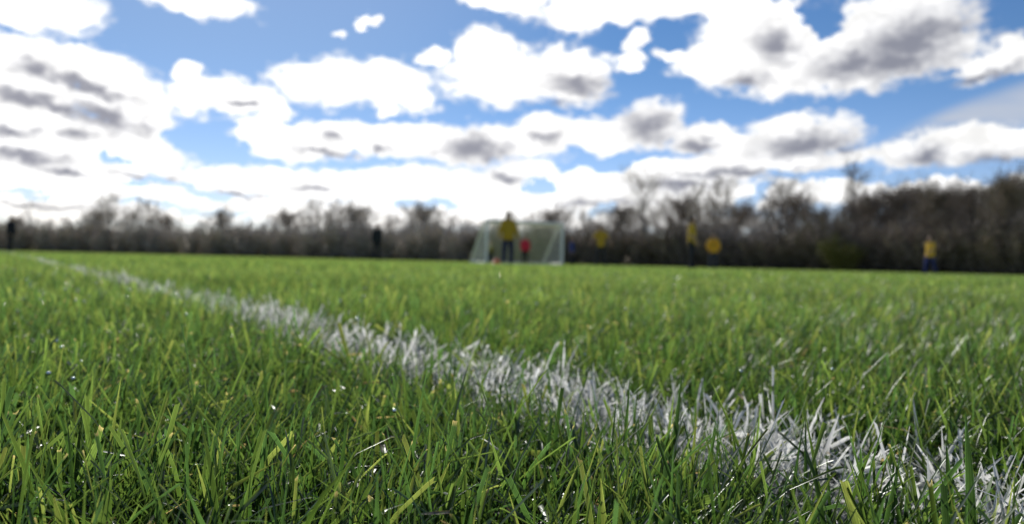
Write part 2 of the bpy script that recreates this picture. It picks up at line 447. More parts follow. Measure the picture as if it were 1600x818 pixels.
def shrub_meshes(seed, H=3.0, W=3.6, n=26, tw=0.05, leafy=0):
    rng = np.random.default_rng(seed)
    st, cr = Tubes(), Tubes()
    for i in range(n):
        az = rng.uniform(0, 6.28); rr = rng.uniform(0, .35) * W
        p = np.array([math.cos(az) * rr, math.sin(az) * rr * .6, 0])
        el = R(rng.uniform(40, 88))
        d = np.array([math.cos(az) * math.cos(el), math.sin(az) * math.cos(el) * .6, math.sin(el)])
        L = H * rng.uniform(0.6, 1.0)
        lp = [p]
        for q in range(4):
            d = d + rng.normal(0, .12, 3); d /= np.linalg.norm(d); lp.append(lp[-1] + d * L / 4)
        st.add(lp, np.linspace(.04, .01, 5), 4)
        for q in range(1, 5):
            twig_burst(rng, cr, lp[q] - d * L * .2, d, L * .32, 26, tw, .2)
            if leafy:
                k = leafy; a = lp[q] + rng.normal(0, .32, (k, 3)); a[:, 2] = np.maximum(a[:, 2], .2)
                u = rng.normal(0, 1, (k, 3)); u /= np.linalg.norm(u, axis=1)[:, None]
                cr.ribbons(a, a + u * .06, a + u * .13, np.full(k, .07))
    return st.mesh('stems'), cr.mesh('crown')

def depth_at(px):      # how far off the wood's edge is in each direction
    return float(np.interp(px, [-900, 0, 500, 900, 1200, 1600, 2300], [168, 152, 135, 118, 100, 80, 62]))

def build_woods():
    bark = simple_mat('bark', (0.10, 0.094, 0.09), 0.9, 0.3, 3)
    twig = simple_mat('twig_haze', (0.46, 0.405, 0.34), 0.9, 0.25, 2)  # twig colour lifted to carry distance haze and the veil of sun flare
    twig_brown = simple_mat('twig_brown', (0.29, 0.24, 0.19), 0.9, 0.3, 2)
    twig_dark = simple_mat('twig_dark', (0.25, 0.205, 0.16), 0.9, 0.3, 2)
    protos = {}
    def proto(key, **kw): protos[key] = (tree_meshes(**kw), kw.get('H', 10.0))
    proto('round', seed=1, spread=.36, limbs=14, subs=6, twigs=10, tw=.022, first=.36)
    proto('oval', seed=2, spread=.33, limbs=15, subs=6, twigs=11, tw=.03, first=.2)
    proto('slim', seed=3, spread=.22, limbs=14, subs=6, twigs=9, tw=.024, first=.28, broom=.55)
    proto('loose', seed=4, spread=.34, limbs=11, subs=5, twigs=8, tw=.022)
    proto('multi', seed=5, spread=.26, limbs=8, subs=5, twigs=9, tw=.024, stems=3, first=.22)
    proto('dense', seed=6, spread=.40, limbs=20, subs=8, twigs=18, first=.12, tw=.045)
    proto('feather', seed=9, spread=.27, limbs=14, subs=6, twigs=9, tw=.022, first=.34, broom=.5)
    def tree(key, px, top, mat, label, group=None, dd=0.0, sx=1.0, rz=None):
        D = depth_at(px) + dd
        (tm, cm), H0 = protos[key]
        yb = 409 + (px - 800) * ROLL
        s = (yb - top) / F * D / (H0 * 1.0)
        r = empty('bare_tree', at(px, D), random.uniform(0, 6.28) if rz is None else rz)
        r.scale = (s * sx, s * sx, s)
        tag(r, label, 'tree', group)
        a = bpy.data.objects.new('trunk', tm); b = bpy.data.objects.new('crown', cm)
        for o, m in ((a, bark), (b, mat)):
            col.objects.link(o); o.parent = r
            if not o.data.materials: o.data.materials.append(m)
            o.material_slots[0].link = 'OBJECT'; o.material_slots[0].material = m
    # the trees one can tell apart on the skyline
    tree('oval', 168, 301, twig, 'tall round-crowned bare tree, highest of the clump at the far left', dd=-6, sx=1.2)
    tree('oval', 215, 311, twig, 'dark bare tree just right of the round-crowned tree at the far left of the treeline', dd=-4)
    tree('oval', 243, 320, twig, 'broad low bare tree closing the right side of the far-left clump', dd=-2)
    tree('loose', 48, 322, twig_brown, 'thin pale bare tree just right of the person at the left edge', dd=2)
    tree('multi', 486, 310, twig_brown, 'bare multi-stemmed tree rising above the low treeline left of the dark-clad person', dd=-4)
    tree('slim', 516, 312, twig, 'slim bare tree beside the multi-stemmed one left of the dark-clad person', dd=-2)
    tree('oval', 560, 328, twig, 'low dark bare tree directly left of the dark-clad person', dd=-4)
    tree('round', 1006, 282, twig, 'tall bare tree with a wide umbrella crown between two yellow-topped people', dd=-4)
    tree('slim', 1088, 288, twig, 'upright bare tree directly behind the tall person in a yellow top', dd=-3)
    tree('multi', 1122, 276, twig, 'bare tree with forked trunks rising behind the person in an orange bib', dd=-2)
    tree('feather', 1340, 258, twig_brown, 'tallest feathery slender bare tree standing above the yellow-green bush', dd=2)
    tree('round', 1218, 290, twig_dark, 'rounded bare tree standing midway between the orange bib and the yellow-green bush', dd=-3)
    tree('dense', 1580, 288, twig_dark, 'densest tall dark tree at the right edge of the treeline', dd=-6, rz=1.0)
    tree('dense', 1462, 304, twig_dark, 'dense dark tree standing directly behind the person in blue shorts', dd=-4, rz=3.0)
    # the rest of the belt
    def belt(xs, tops, keys, mat, label, group, dmin, dmax):
        for i, px in enumerate(xs):
            t = float(np.interp(px, tops[0], tops[1])) + random.uniform(-6, 6)
            tree(keys[i % len(keys)], px + random.uniform(-6, 6), t, mat, label, group, dd=random.uniform(dmin, dmax), sx=random.uniform(.9, 1.25))
    TX = [-120, 0, 40, 75, 110, 150, 220, 260, 300, 340, 400, 440, 480, 540, 600, 640, 700, 740, 800, 860, 880, 920, 960, 1000, 1050, 1070, 1120, 1150, 1170, 1200, 1230, 1260, 1285, 1320, 1370, 1400, 1450, 1500, 1550, 1600, 1750]
    TY = [335, 342, 338, 340, 338, 330, 330, 340, 348, 340, 344, 340, 328, 332, 340, 334, 334, 344, 344, 332, 330, 338, 334, 330, 328, 318, 316, 330, 332, 312, 308, 324, 340, 326, 312, 306, 304, 310, 308, 298, 290]
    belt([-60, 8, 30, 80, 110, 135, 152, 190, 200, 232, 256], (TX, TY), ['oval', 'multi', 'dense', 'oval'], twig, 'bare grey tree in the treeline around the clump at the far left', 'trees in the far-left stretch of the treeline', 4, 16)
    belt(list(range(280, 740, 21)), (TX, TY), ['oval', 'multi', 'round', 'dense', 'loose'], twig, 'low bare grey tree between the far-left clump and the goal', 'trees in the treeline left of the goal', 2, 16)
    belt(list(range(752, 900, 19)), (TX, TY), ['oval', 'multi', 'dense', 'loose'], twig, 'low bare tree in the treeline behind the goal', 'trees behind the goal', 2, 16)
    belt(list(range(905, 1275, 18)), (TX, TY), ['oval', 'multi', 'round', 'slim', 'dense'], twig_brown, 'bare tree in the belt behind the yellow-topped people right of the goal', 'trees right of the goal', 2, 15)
    belt(list(range(1285, 1660, 15)), (TX, TY), ['dense', 'oval', 'multi', 'dense', 'round'], twig_dark, 'bare dark tree in the tall dense wood at the right', 'trees of the dense wood at the right', 0, 14)
    # shrubs along the wood's edge
    sh = [shrub_meshes(31), shrub_meshes(32, 3.4, 3.0), shrub_meshes(33, 2.6, 4.4)]
    def shrub(px, H, meshes, mat, label, group, dd=-7.0, H0=3.0, name='bare_shrub', cat='shrub'):
        D = depth_at(px) + dd
        r = empty(name, at(px, D), random.uniform(0, 6.28), H / H0)
        tag(r, label, cat, group)
        for nm, me, m in (('stems', meshes[0], bark), ('crown', meshes[1], mat)):
            o = bpy.data.objects.new(nm, me); col.objects.link(o); o.parent = r
            if not me.materials: me.materials.append(m)
            o.material_slots[0].link = 'OBJECT'; o.material_slots[0].material = m
    for i, px in enumerate(range(-40, 740, 26)):
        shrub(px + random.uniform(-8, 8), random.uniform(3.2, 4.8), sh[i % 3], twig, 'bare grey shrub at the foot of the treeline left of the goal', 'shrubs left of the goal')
    for i, px in enumerate(range(750, 1270, 24)):
        shrub(px + random.uniform(-8, 8), random.uniform(3.0, 4.6), sh[i % 3], twig_dark, 'bare dark shrub at the foot of the treeline from the goal to the yellow-green bush', 'shrubs right of the goal')
    for i, px in enumerate(range(1275, 1660, 24)):
        shrub(px + random.uniform(-8, 8), random.uniform(3.2, 5.0), sh[i % 3], twig_dark, 'bare dark shrub at the foot of the dense wood right of the yellow-green bush', 'shrubs at the right')
    leaf = simple_mat('spring_leaf', (0.16, 0.15, 0.035), 0.7, 0.35, 3)
    wl = shrub_meshes(41, 3.0, 2.4, 16, .04, leafy=90)
    shrub(1322, 3.1, wl, leaf, 'yellow-green bush in young leaf standing out against the dark wood', None, dd=-11, name='leafing_bush', cat='bush')
    # the tangle that fills the foot of the wood
    n = 110000
    px = RNG.uniform(-350, 1950, n)
    D = np.interp(px, [-900, 0, 500, 900, 1200, 1600, 2300], [168, 152, 135, 118, 100, 80, 62]) + RNG.uniform(-4, 15, n)
    x = (px - 800) / F * D
    top = np.interp(px, [0, 300, 330, 700, 900, 1200, 1300, 1600], [4.4, 4.4, 3.9, 5.2, 5.2, 5.0, 5.4, 6.0]) * (0.72 + 0.5 * vnoise(px * .045, px * 0, 3))
    z = np.where(RNG.random(n) < 0.3, RNG.uniform(0, 0.9, n), top * RNG.random(n) ** 0.8)
    p0 = np.stack([x, D, z], 1)
    d = RNG.normal(0, .5, (n, 3)); d[:, 2] += 0.6
    l = RNG.uniform(.4, 1.3, n)[:, None]
    T = Tubes(); p0[:, 2] = np.maximum(p0[:, 2] - .3, 0.02)
    T.ribbons(p0, p0 + d * l * .5, p0 + d * l + RNG.normal(0, .15, (n, 3)), RNG.uniform(.05, .13, n))
    tag(link('undergrowth', T.mesh('undergrowth'), simple_mat('thicket', (0.42, 0.375, 0.325), 0.95, 0.35, .4)),
        'dark tangle of bare undergrowth filling the foot of the treeline', 'undergrowth', kind='stuff')

# ------------------------------------------------------------------ the goal
def build_goal():
    paint = simple_mat('goal_paint', (0.80, 0.80, 0.79), 0.45, 0.06, 5)
    cord = simple_mat('net_cord', (0.80, 0.78, 0.75), 0.8, 0.1, 5)
    W, Hh, Dp, top = 3.66, 1.83, 1.9, 0.45
    D = 36.3
    rz = R(24)
    cx, cy, _ = at(820, D)
    g = empty('football_goal', (cx, cy, 0), rz)       # local x along the mouth, +y to the back
    tag(g, 'small white football goal with net standing on the far side of the pitch', 'goal')
    # turned so that the back leans off to the left in the picture
    def tube(name, pts, r):
        t = Tubes(); t.add(pts, [r] * len(pts), 12)
        b = link(name, t.mesh(name), paint, g); return b
    h = W / 2
    for s in (-1, 1):
        tube('post', [(s * h, 0, 0), (s * h, 0, .6), (s * h, 0, Hh)], .068)
        tube('back_stay', [(s * h, .02, Hh - .02), (s * h, top, Hh - .10), (s * h, Dp, 0.06)], .035)
        tube('side_bar', [(s * h, 0.03, .035), (s * h, Dp * .5, .035), (s * h, Dp, .035)], .035)
    tube('crossbar', [(-h - .05, 0, Hh), (0, 0, Hh), (h + .05, 0, Hh)], .068)
    tube('ground_bar', [(-h, Dp, .036), (0, Dp, .036), (h, Dp, .036)], .036)
    # net: flat cords in two directions over the roof, back and two sides
    V, Q = [], []
    def strip(a, b, n):
        a = np.array(a, float); b = np.array(b, float); d = b - a
        s = np.cross(d, n); s = s / (np.linalg.norm(s) + 1e-9) * 0.0066
        i = len(V); V.extend([a - s, a + s, b + s, b - s]); Q.append((i, i + 1, i + 2, i + 3))
    st = .075
    backN = np.array([0, 1, 1.0])
    path = [(.03, Hh - .03), (top, Hh - .12), (Dp - .03, .08)]
    nx = int(W / st)
    for i in range(nx + 1):
        x = -h + i * W / nx
        for (y0, z0), (y1, z1) in zip(path[:-1], path[1:]):
            strip((x, y0, z0), (x, y1, z1), (0, 1, .6))
    for (y0, z0), (y1, z1) in zip(path[:-1], path[1:]):
        L_ = math.hypot(y1 - y0, z1 - z0); k = max(2, int(L_ / st))
        for j in range(k + 1):
            f = j / k; strip((-h, y0 + (y1 - y0) * f, z0 + (z1 - z0) * f), (h, y0 + (y1 - y0) * f, z0 + (z1 - z0) * f), (0, 1, .6))
    def ytop(y): return float(np.interp(y, [.03, top, Dp - .03], [Hh - .03, Hh - .12, .08]))
    for s in (-1, 1):
        k = int(Dp / (st * .8))
        for i in range(k + 1):
            y = .03 + i * (Dp - .06) / k; strip((s * h, y, .04), (s * h, y, ytop(y)), (1, 0, 0))
        for j in range(int(Hh / (st * .8))):
            z = .04 + j * st * .8
            ys = np.linspace(.03, Dp - .03, 60); ok = [q for q in ys if ytop(q) >= z]
            if len(ok) > 1: strip((s * h, ok[0], z), (s * h, ok[-1], z), (1, 0, 0))
    link('net', np_mesh('net', V, quads=Q, smooth=False), cord, g)

# ------------------------------------------------------------------ people
def capsule(p0, p1, r0, r1, k=14, e=4):
    p0 = np.array(p0, float); p1 = np.array(p1, float)
    d = p1 - p0; L = np.linalg.norm(d); d = d / (L + 1e-9)
    a = np.cross(d, [0.3, 0.9, 0.31] if abs(d[2]) > .7 else [0, 0, 1.0]); a /= np.linalg.norm(a); b = np.cross(d, a)
    rings = []
    for i in range(e + 1):
        t = -math.pi / 2 + (math.pi / 2) * i / e
        rings.append((p0 + d * r0 * math.sin(t), max(r0 * math.cos(t), r0 * .02)))
    for i in range(e + 1):
        t = (math.pi / 2) * i / e
        rings.append((p1 + d * r1 * math.sin(t), max(r1 * math.cos(t), r1 * .02)))
    an = np.arange(k) / k * 2 * np.pi
    V = np.array([c + (a * math.cos(q) + b * math.sin(q)) * r for c, r in rings for q in an])
    m = len(rings); Q = []
    for i in range(m - 1):
        for j in range(k): Q.append((i * k + j, i * k + (j + 1) % k, (i + 1) * k + (j + 1) % k, (i + 1) * k + j))
    caps = [tuple(range(k))[::-1], tuple((m - 1) * k + j for j in range(k))]
    return V, Q, caps

def ellipsoid(c, r, rot=None, k=16, m=10):
    V, Q, caps = capsule((0, 0, -1e-4), (0, 0, 1e-4), 1, 1, k, m // 2)
    V = V * np.array(r)
    if rot is not None: V = V @ np.array(rot.to_matrix()).T
    return V + np.array(c), Q, caps

def blob(name, shapes, voxel, mat, parent, smooth=2, post=None):
    """fuses overlapping shapes into one continuous skin"""
    bm = bmesh.new()
    for V, Q, caps in shapes:
        vs = [bm.verts.new(v) for v in V]
        for q in Q: bm.faces.new([vs[i] for i in q])
        for c in caps: bm.faces.new([vs[i] for i in c])
    bmesh.ops.recalc_face_normals(bm, faces=bm.faces)
    me = bpy.data.meshes.new(name); bm.to_mesh(me); bm.free()
    tmp = bpy.data.objects.new(name + '_raw', me); col.objects.link(tmp)
    r = tmp.modifiers.new('r', 'REMESH'); r.mode = 'VOXEL'; r.voxel_size = voxel; r.use_smooth_shade = True
    if smooth:
        s = tmp.modifiers.new('s', 'SMOOTH'); s.iterations = smooth; s.factor = .5
    dg = bpy.context.evaluated_depsgraph_get()
    out = bpy.data.meshes.new_from_object(tmp.evaluated_get(dg))
    bpy.data.objects.remove(tmp); bpy.data.meshes.remove(me)
    out.name = name; out.materials.clear()
    if post: post(out)
    else: out.materials.append(mat)
    return link(name, out, None, parent)

SKIN = None
def person(label, px, D, H, face, arms, legs, top_c, leg_c, hair_c, shoe_c=(.03, .03, .03), head_turn=(0, 0), jacket=1.0,
           hood=False, shorts=False, lean=(0, 0), child=False, short_sleeve=False, bib=None):
    """face: heading in degrees, 0 = towards the camera. arms: per side (upper azimuth out, forward, forearm ...) direction vectors
    in the body frame (x = person's left as seen from front -> +x, -y = forward, z up)."""
    k = H / 1.72
    root = empty('person', at(px, D), R(face))
    tag(root, label, 'person', 'people on the far side of the pitch')
    S = lambda *v: np.array(v) * k
    hs = 1.18 if child else 1.0                               # children have larger heads
    hip_z, sh_z = (.88, 1.40) if not child else (.84, 1.34)
    lx, ly = lean
    pel = S(0, 0, hip_z + .06); chest = S(lx * .6, ly * .6, 1.22 if not child else 1.16); neck = S(lx, ly, sh_z + .06); head = S(lx * 1.2, ly * 1.2 - .015, 1.60 if not child else 1.555)
    # legs
    body, trou, shoes = [], [], []
    def unit(v): v = np.array(v, float); return v / np.linalg.norm(v)
    for side, lg in zip((-1, 1), legs):
        hp = S(side * .09, 0, hip_z)
        kn = hp + unit(lg[0]) * .41 * k * (hip_z / .88); an = kn + unit(lg[1]) * .40 * k * (hip_z / .88)
        fw = unit((lg[2][0], lg[2][1], lg[2][2])) if len(lg) > 2 else np.array([side * .2, -1, 0.0])
        body += [capsule(hp, kn, .082 * k, .052 * k), capsule(kn, an, .05 * k, .036 * k)]
        calf = kn + (an - kn) * .3 + np.array([0, .015 * k, 0]); body.append(capsule(calf, an, .052 * k, .036 * k))
        foot = an + fw * .15 * k + np.array([0, 0, -.045 * k])
        heel = an - fw * .04 * k + np.array([0, 0, -.04 * k])
        body.append(capsule(heel, foot, .032 * k, .026 * k))
        shoes.append([capsule(heel, foot, .046 * k, .036 * k), capsule(heel + np.array([0, 0, .012 * k]), an + np.array([0, 0, .015 * k]), .046 * k, .044 * k)])
        if shorts:
            trou += [capsule(hp, hp + (kn - hp) * .8, .105 * k, .098 * k)]
        else:
            trou += [capsule(hp, kn, .100 * k, .076 * k), capsule(kn, an + (kn - an) * .1, .074 * k, .064 * k)]
    trou += [capsule(pel + S(-.06, 0, 0), pel + S(.06, 0, 0), .112 * k, .112 * k), capsule(pel, pel + S(0, 0, .08), .12 * k, .11 * k)]
    # trunk
    body += [capsule(pel + S(-.05, 0, -.02), pel + S(.05, 0, -.02), .10 * k, .10 * k), capsule(pel, chest, .11 * k, .12 * k),
             capsule(chest + S(-.06, 0, .02), chest + S(.06, 0, .02), .11 * k, .11 * k), capsule(chest, neck, .10 * k, .05 * k), capsule(neck - S(0, 0, .06), head, .052 * k, .05 * k)]
    jr = jacket
    top = [capsule(pel + S(-.05, 0, .00), pel + S(.05, 0, .00), .135 * k * jr, .135 * k * jr), capsule(pel, chest, .14 * k * jr, .145 * k * jr),
           capsule(chest + S(-.06, 0, .02), chest + S(.06, 0, .02), .13 * k * jr, .13 * k * jr), capsule(chest, neck - S(0, 0, .04), .12 * k, .075 * k)]
    hem = (hip_z - .075) * k
    top += [capsule(pel + S(sx_, 0, -.10), chest + S(sx_, 0, -.05), .126 * k * jr, .122 * k * jr) for sx_ in (-.066, .066)]
    def cut_hem(me):
        me.materials.append(tm)
        c = np.zeros(len(me.vertices) * 3, np.float32); me.vertices.foreach_get('co', c); c = c.reshape(-1, 3)
        body_part = np.abs(c[:, 0]) < .215 * k * jr
        c[:, 2] = np.where(body_part, np.maximum(c[:, 2], hem), c[:, 2])
        me.vertices.foreach_set('co', c.ravel()); me.update()
    for side, ar in zip((-1, 1), arms):
        sh = S(side * .15 + lx * .9, ly * .9, sh_z)
        el = sh + unit(ar[0]) * .285 * k; wr = el + unit(ar[1]) * .245 * k
        body += [capsule(S(lx * .8, ly * .8, sh_z - .01), sh, .07 * k, .062 * k), capsule(sh, el, .056 * k, .041 * k), capsule(el, wr, .041 * k, .028 * k)]
        top += [capsule(S(lx * .8, ly * .8, sh_z - .02), sh, .09 * k, .080 * k)]
        if short_sleeve: top += [capsule(sh, sh + (el - sh) * .72, .08 * k, .070 * k)]
        else: top += [capsule(sh, el, .078 * k, .064 * k), capsule(el, el + (wr - el) * .93, .062 * k, .05 * k)]
        # hand: palm, four bent fingers and a thumb leaving the side of the palm
        f = unit(ar[1]); inn = unit(np.array([-side * .8, -.3, 0.1])); inn = unit(inn - f * inn.dot(f)); across = np.cross(f, inn)
        pm = wr + f * .085 * k
        for q in range(4):
            o = across * (q - 1.5) * .021 * k
            body.append(capsule(wr + f * .015 * k + o * .6, pm + o, .013 * k, .012 * k, 8, 2))
            ln = (.040, .046, .042, .032)[q] * k
            m1 = pm + o * 1.08 + f * ln + inn * .008 * k; m2 = m1 + unit(f + inn * .55) * ln * .8
            body += [capsule(pm + o, m1, .0105 * k, .0098 * k, 8, 2), capsule(m1, m2, .0098 * k, .0085 * k, 8, 2)]
        tb = wr + f * .03 * k - across * .03 * k; t1 = tb + unit(f - across * .9 + inn * .3) * .042 * k; t2 = t1 + unit(f + inn * .4) * .032 * k
        body += [capsule(tb, t1, .014 * k, .011 * k, 8, 2), capsule(t1, t2, .011 * k, .009 * k, 8, 2)]
    # head with brow, nose, chin and ears
    hr = Euler((R(head_turn[1]), 0, R(head_turn[0]))); M = np.array(hr.to_matrix())
    hd = lambda x, y, z: head + M @ (np.array([x, y, z]) * k * hs)
    body += [ellipsoid(hd(0, .01, .025), np.array([.075, .092, .095]) * k * hs, hr), ellipsoid(hd(0, -.03, -.045), np.array([.055, .060, .072]) * k * hs, hr),
             capsule(hd(0, -.092, .018), hd(0, -.108, -.022), .010 * k * hs, .014 * k * hs, 8, 3), capsule(hd(-.03, -.078, .034), hd(.03, -.078, .034), .012 * k * hs, .012 * k * hs, 8, 3),
             capsule(hd(0, -.078, -.088), hd(0, -.070, -.094), .02 * k * hs, .02 * k * hs, 8, 3), capsule(hd(-.02, -.084, -.052), hd(.02, -.084, -.052), .009 * k * hs, .009 * k * hs, 8, 3)]
    for s in (-1, 1): body.append(ellipsoid(hd(s * .078, .012, -.005), np.array([.012, .02, .032]) * k * hs, hr, 10, 6))
    eyes = [hd(s * .031, -.090, .012) for s in (-1, 1)]; mouth = hd(0, -.094, -.054)
    dark = bpy.data.materials.get('eye_dark') or simple_mat('eye_dark', (.02, .018, .016), .3, .1)
    lip = bpy.data.materials.get('lip') or simple_mat('lip', (.30, .12, .10), .6, .1)
    def face_mats(me):
        for m in (SKIN, dark, lip): me.materials.append(m)
        nf = len(me.polygons); c = np.zeros(nf * 3, np.float32); me.polygons.foreach_get('center', c); c = c.reshape(-1, 3)
        mi = np.zeros(nf, np.int32)
        for e in eyes: mi[np.linalg.norm(c - e, axis=1) < .017 * k] = 1
        mi[np.linalg.norm((c - mouth) / np.array([1.9, 1, .8]), axis=1) < .014 * k] = 2
        me.polygons.foreach_set('material_index', mi)
    blob('body', body, .0085 * k, None, root, 1, face_mats)
    tm = simple_mat('top_cloth', top_c, .85, .16, 9 / k, .25); lm = simple_mat('leg_cloth', leg_c, .9, .2, 9 / k, .25)
    blob('jacket' if not short_sleeve else 'shirt', top, .014 * k, tm, root, 3, cut_hem)
    blob('shorts' if shorts else 'trousers', trou, .014 * k, lm, root, 3)
    sm = simple_mat('shoe', shoe_c, .6, .2)
    for s in shoes: blob('shoe', s, .010 * k, sm, root, 2)
    hm = simple_mat('hair', hair_c, .8, .3, 30, .3)
    if hood:
        hh = [ellipsoid(hd(0, .030, .022), np.array([.100, .108, .122]) * k * hs, hr), capsule(hd(0, .05, -.06), neck + S(0, .04, -.02), .085 * k, .10 * k),
              capsule(hd(0, .03, .08), hd(0, .05, .14), .07 * k, .03 * k)]
        blob('hood', hh, .012 * k, hm, root, 3)
    else:
        hh = [ellipsoid(hd(0, .028, .045), np.array([.086, .096, .092]) * k * hs, hr), ellipsoid(hd(0, .055, -.015), np.array([.076, .06, .085]) * k * hs, hr)]
        blob('hair', hh, .010 * k, hm, root, 2)
    if bib is not None:
        bm_ = simple_mat('bib_mark', bib, .8, .1)
        # darker block on the chest, following the shirt
        sh_ = [ellipsoid(chest + S(0, -.115 * jr, .0), np.array([.075, .045, .085]) * k)]
        blob('chest_panel', sh_, .010 * k, bm_, root, 1)
    return root

DOWN = (0, 0, -1)
def build_people():
    global SKIN
    SKIN = simple_mat('skin', (.42, .26, .19), .55, .12, 20)
    hang = lambda s, o=.16: ((s * o, 0.02, -1), (s * .06, -.22, -1))
    arms_hang = [hang(-1), hang(1)]
    stand = [((-.06, 0, -1), (-.03, .03, -1)), ((.06, 0, -1), (.03, .03, -1))]
    wide = [((-.16, -.04, -1), (-.12, .05, -1)), ((.16, -.04, -1), (.12, .05, -1))]
    stride = [((-.04, -.42, -1), (-.03, -.02, -1)), ((.04, .25, -1), (.04, .50, -1), (.1, -.9, -.25))]
    navy = (.016, .020, .050); black = (.026, .027, .036)
    person('person in dark clothes standing in profile at the left edge of the pitch', 15, 39.6, 1.72, 75, [((-.1, .1, -1), (-.02, -.5, -1)), ((.1, .0, -1), (.0, -.6, -1))],
           [((-.03, -.18, -1), (-.02, .10, -1)), ((.03, .12, -1), (.03, .22, -1))], (.020, .020, .030), black, (.014, .012, .012), jacket=1.08, lean=(0, -.05))
    person('person in black clothes standing left of the goal in front of the low treeline', 588, 38, 1.70, 20, arms_hang, stand, (.022, .026, .032), black, (.022, .018, .016), jacket=1.05)
    person('tall person in a yellow jacket, dark hood and navy trousers before the goal', 793, 26.8, 1.70, 12,
           [((-.42, .05, -1), (-.22, -.35, -1)), ((.42, .05, -1), (.22, -.35, -1))], [((-.07, 0, -1), (-.02, .03, -1)), ((.07, 0, -1), (.02, .03, -1))],
           (.46, .30, .028), (.022, .027, .085), (.12, .09, .022), jacket=1.04, hood=True)
    person('small child in an olive top and dark trousers standing inside the goal', 766, 37.2, 1.06, -15, arms_hang, stand, (.19, .17, .03), (.014, .015, .024), (.05, .04, .03), child=True)
    person('small child in a red jacket in front of the net', 820, 33, 1.20, 10, [((-.35, 0, -1), (.2, -.5, -1)), ((.35, 0, -1), (-.2, -.5, -1))], stand,
           (.62, .035, .065), (.020, .018, .028), (.24, .18, .12), child=True, jacket=1.4)
    person('person in a blue jacket beside the right goalpost', 893, 37.5, 1.30, 60, arms_hang, stand, (.04, .055, .20), black, (.02, .016, .014), child=True)
    person('person in a yellow top with both arms held out right of the goal', 938, 30, 1.50, 0, [((-.75, -.1, -1), (-.45, -.3, -1)), ((.75, -.1, -1), (.45, -.3, -1))], wide,
           (.50, .31, .035), black, (.022, .018, .014), jacket=.90, short_sleeve=True)
    person('tallest person in a yellow top standing side-on left of the orange bib', 1080, 26.8, 1.70, 62, [((-.1, -.05, -1), (-.05, -.7, -.8)), ((.1, .12, -1), (.05, -.5, -1))],
           [((-.05, -.05, -1), (-.03, .05, -1)), ((.05, .05, -1), (.03, .08, -1))], (.56, .36, .035), black, (.020, .016, .014), short_sleeve=True, jacket=.92)
    person('person in a broad orange-yellow bib with hands on hips', 1114, 30, 1.34, -5, [((-.52, .06, -1), (.22, -.45, -.8)), ((.52, .06, -1), (-.22, -.45, -.8))], stand,
           (.78, .40, .035), (.045, .050, .075), (.020, .016, .012), jacket=1.02, child=True, bib=(.42, .17, .02))
    person('person in a yellow shirt and blue shorts striding across the right of the pitch', 1453, 28, 1.32, -62, [((-.15, .45, -1), (-.1, -.5, -1)), ((.15, -.45, -1), (.05, -1, -.5))], stride,
           (.66, .40, .04), (.020, .032, .15), (.020, .016, .014), shorts=False, short_sleeve=True, child=True)

def build_cone():
    m = simple_mat('cone_plastic', (.75, .16, .08), .5, .08)
    me = bpy.data.meshes.new('training_cone'); bm = bmesh.new()
    prof = [(.15, 0), (.15, .012), (.135, .018), (.115, .030), (.075, .105), (.050, .150), (.040, .160), (.030, .160), (.030, .150), (.065, .09), (.105, .02), (.12, .0)]
    k = 32; rings = [[bm.verts.new((r * math.cos(2 * math.pi * i / k), r * math.sin(2 * math.pi * i / k), z)) for i in range(k)] for r, z in prof]
    for a, b in zip(rings[:-1], rings[1:]):
        for i in range(k): bm.faces.new((a[i], a[(i + 1) % k], b[(i + 1) % k], b[i]))
    bmesh.ops.recalc_face_normals(bm, faces=bm.faces)
    for f in bm.faces: f.smooth = True
    bm.to_mesh(me); bm.free()
    o = link('training_cone', me, m); o.location = at(776, 25.5, 0.03)
    tag(o, 'squat orange training cone on the grass left of the tall yellow jacket', 'cone')

# ------------------------------------------------------------------ sky
def pix(px, py):
    u = (px - 800) / F; v = (409 - py) / F
    u, v = u * math.cos(ROLL) - v * math.sin(ROLL), v * math.cos(ROLL) + u * math.sin(ROLL)
    az = math.atan(u); return az, math.atan(v * math.cos(az)), u

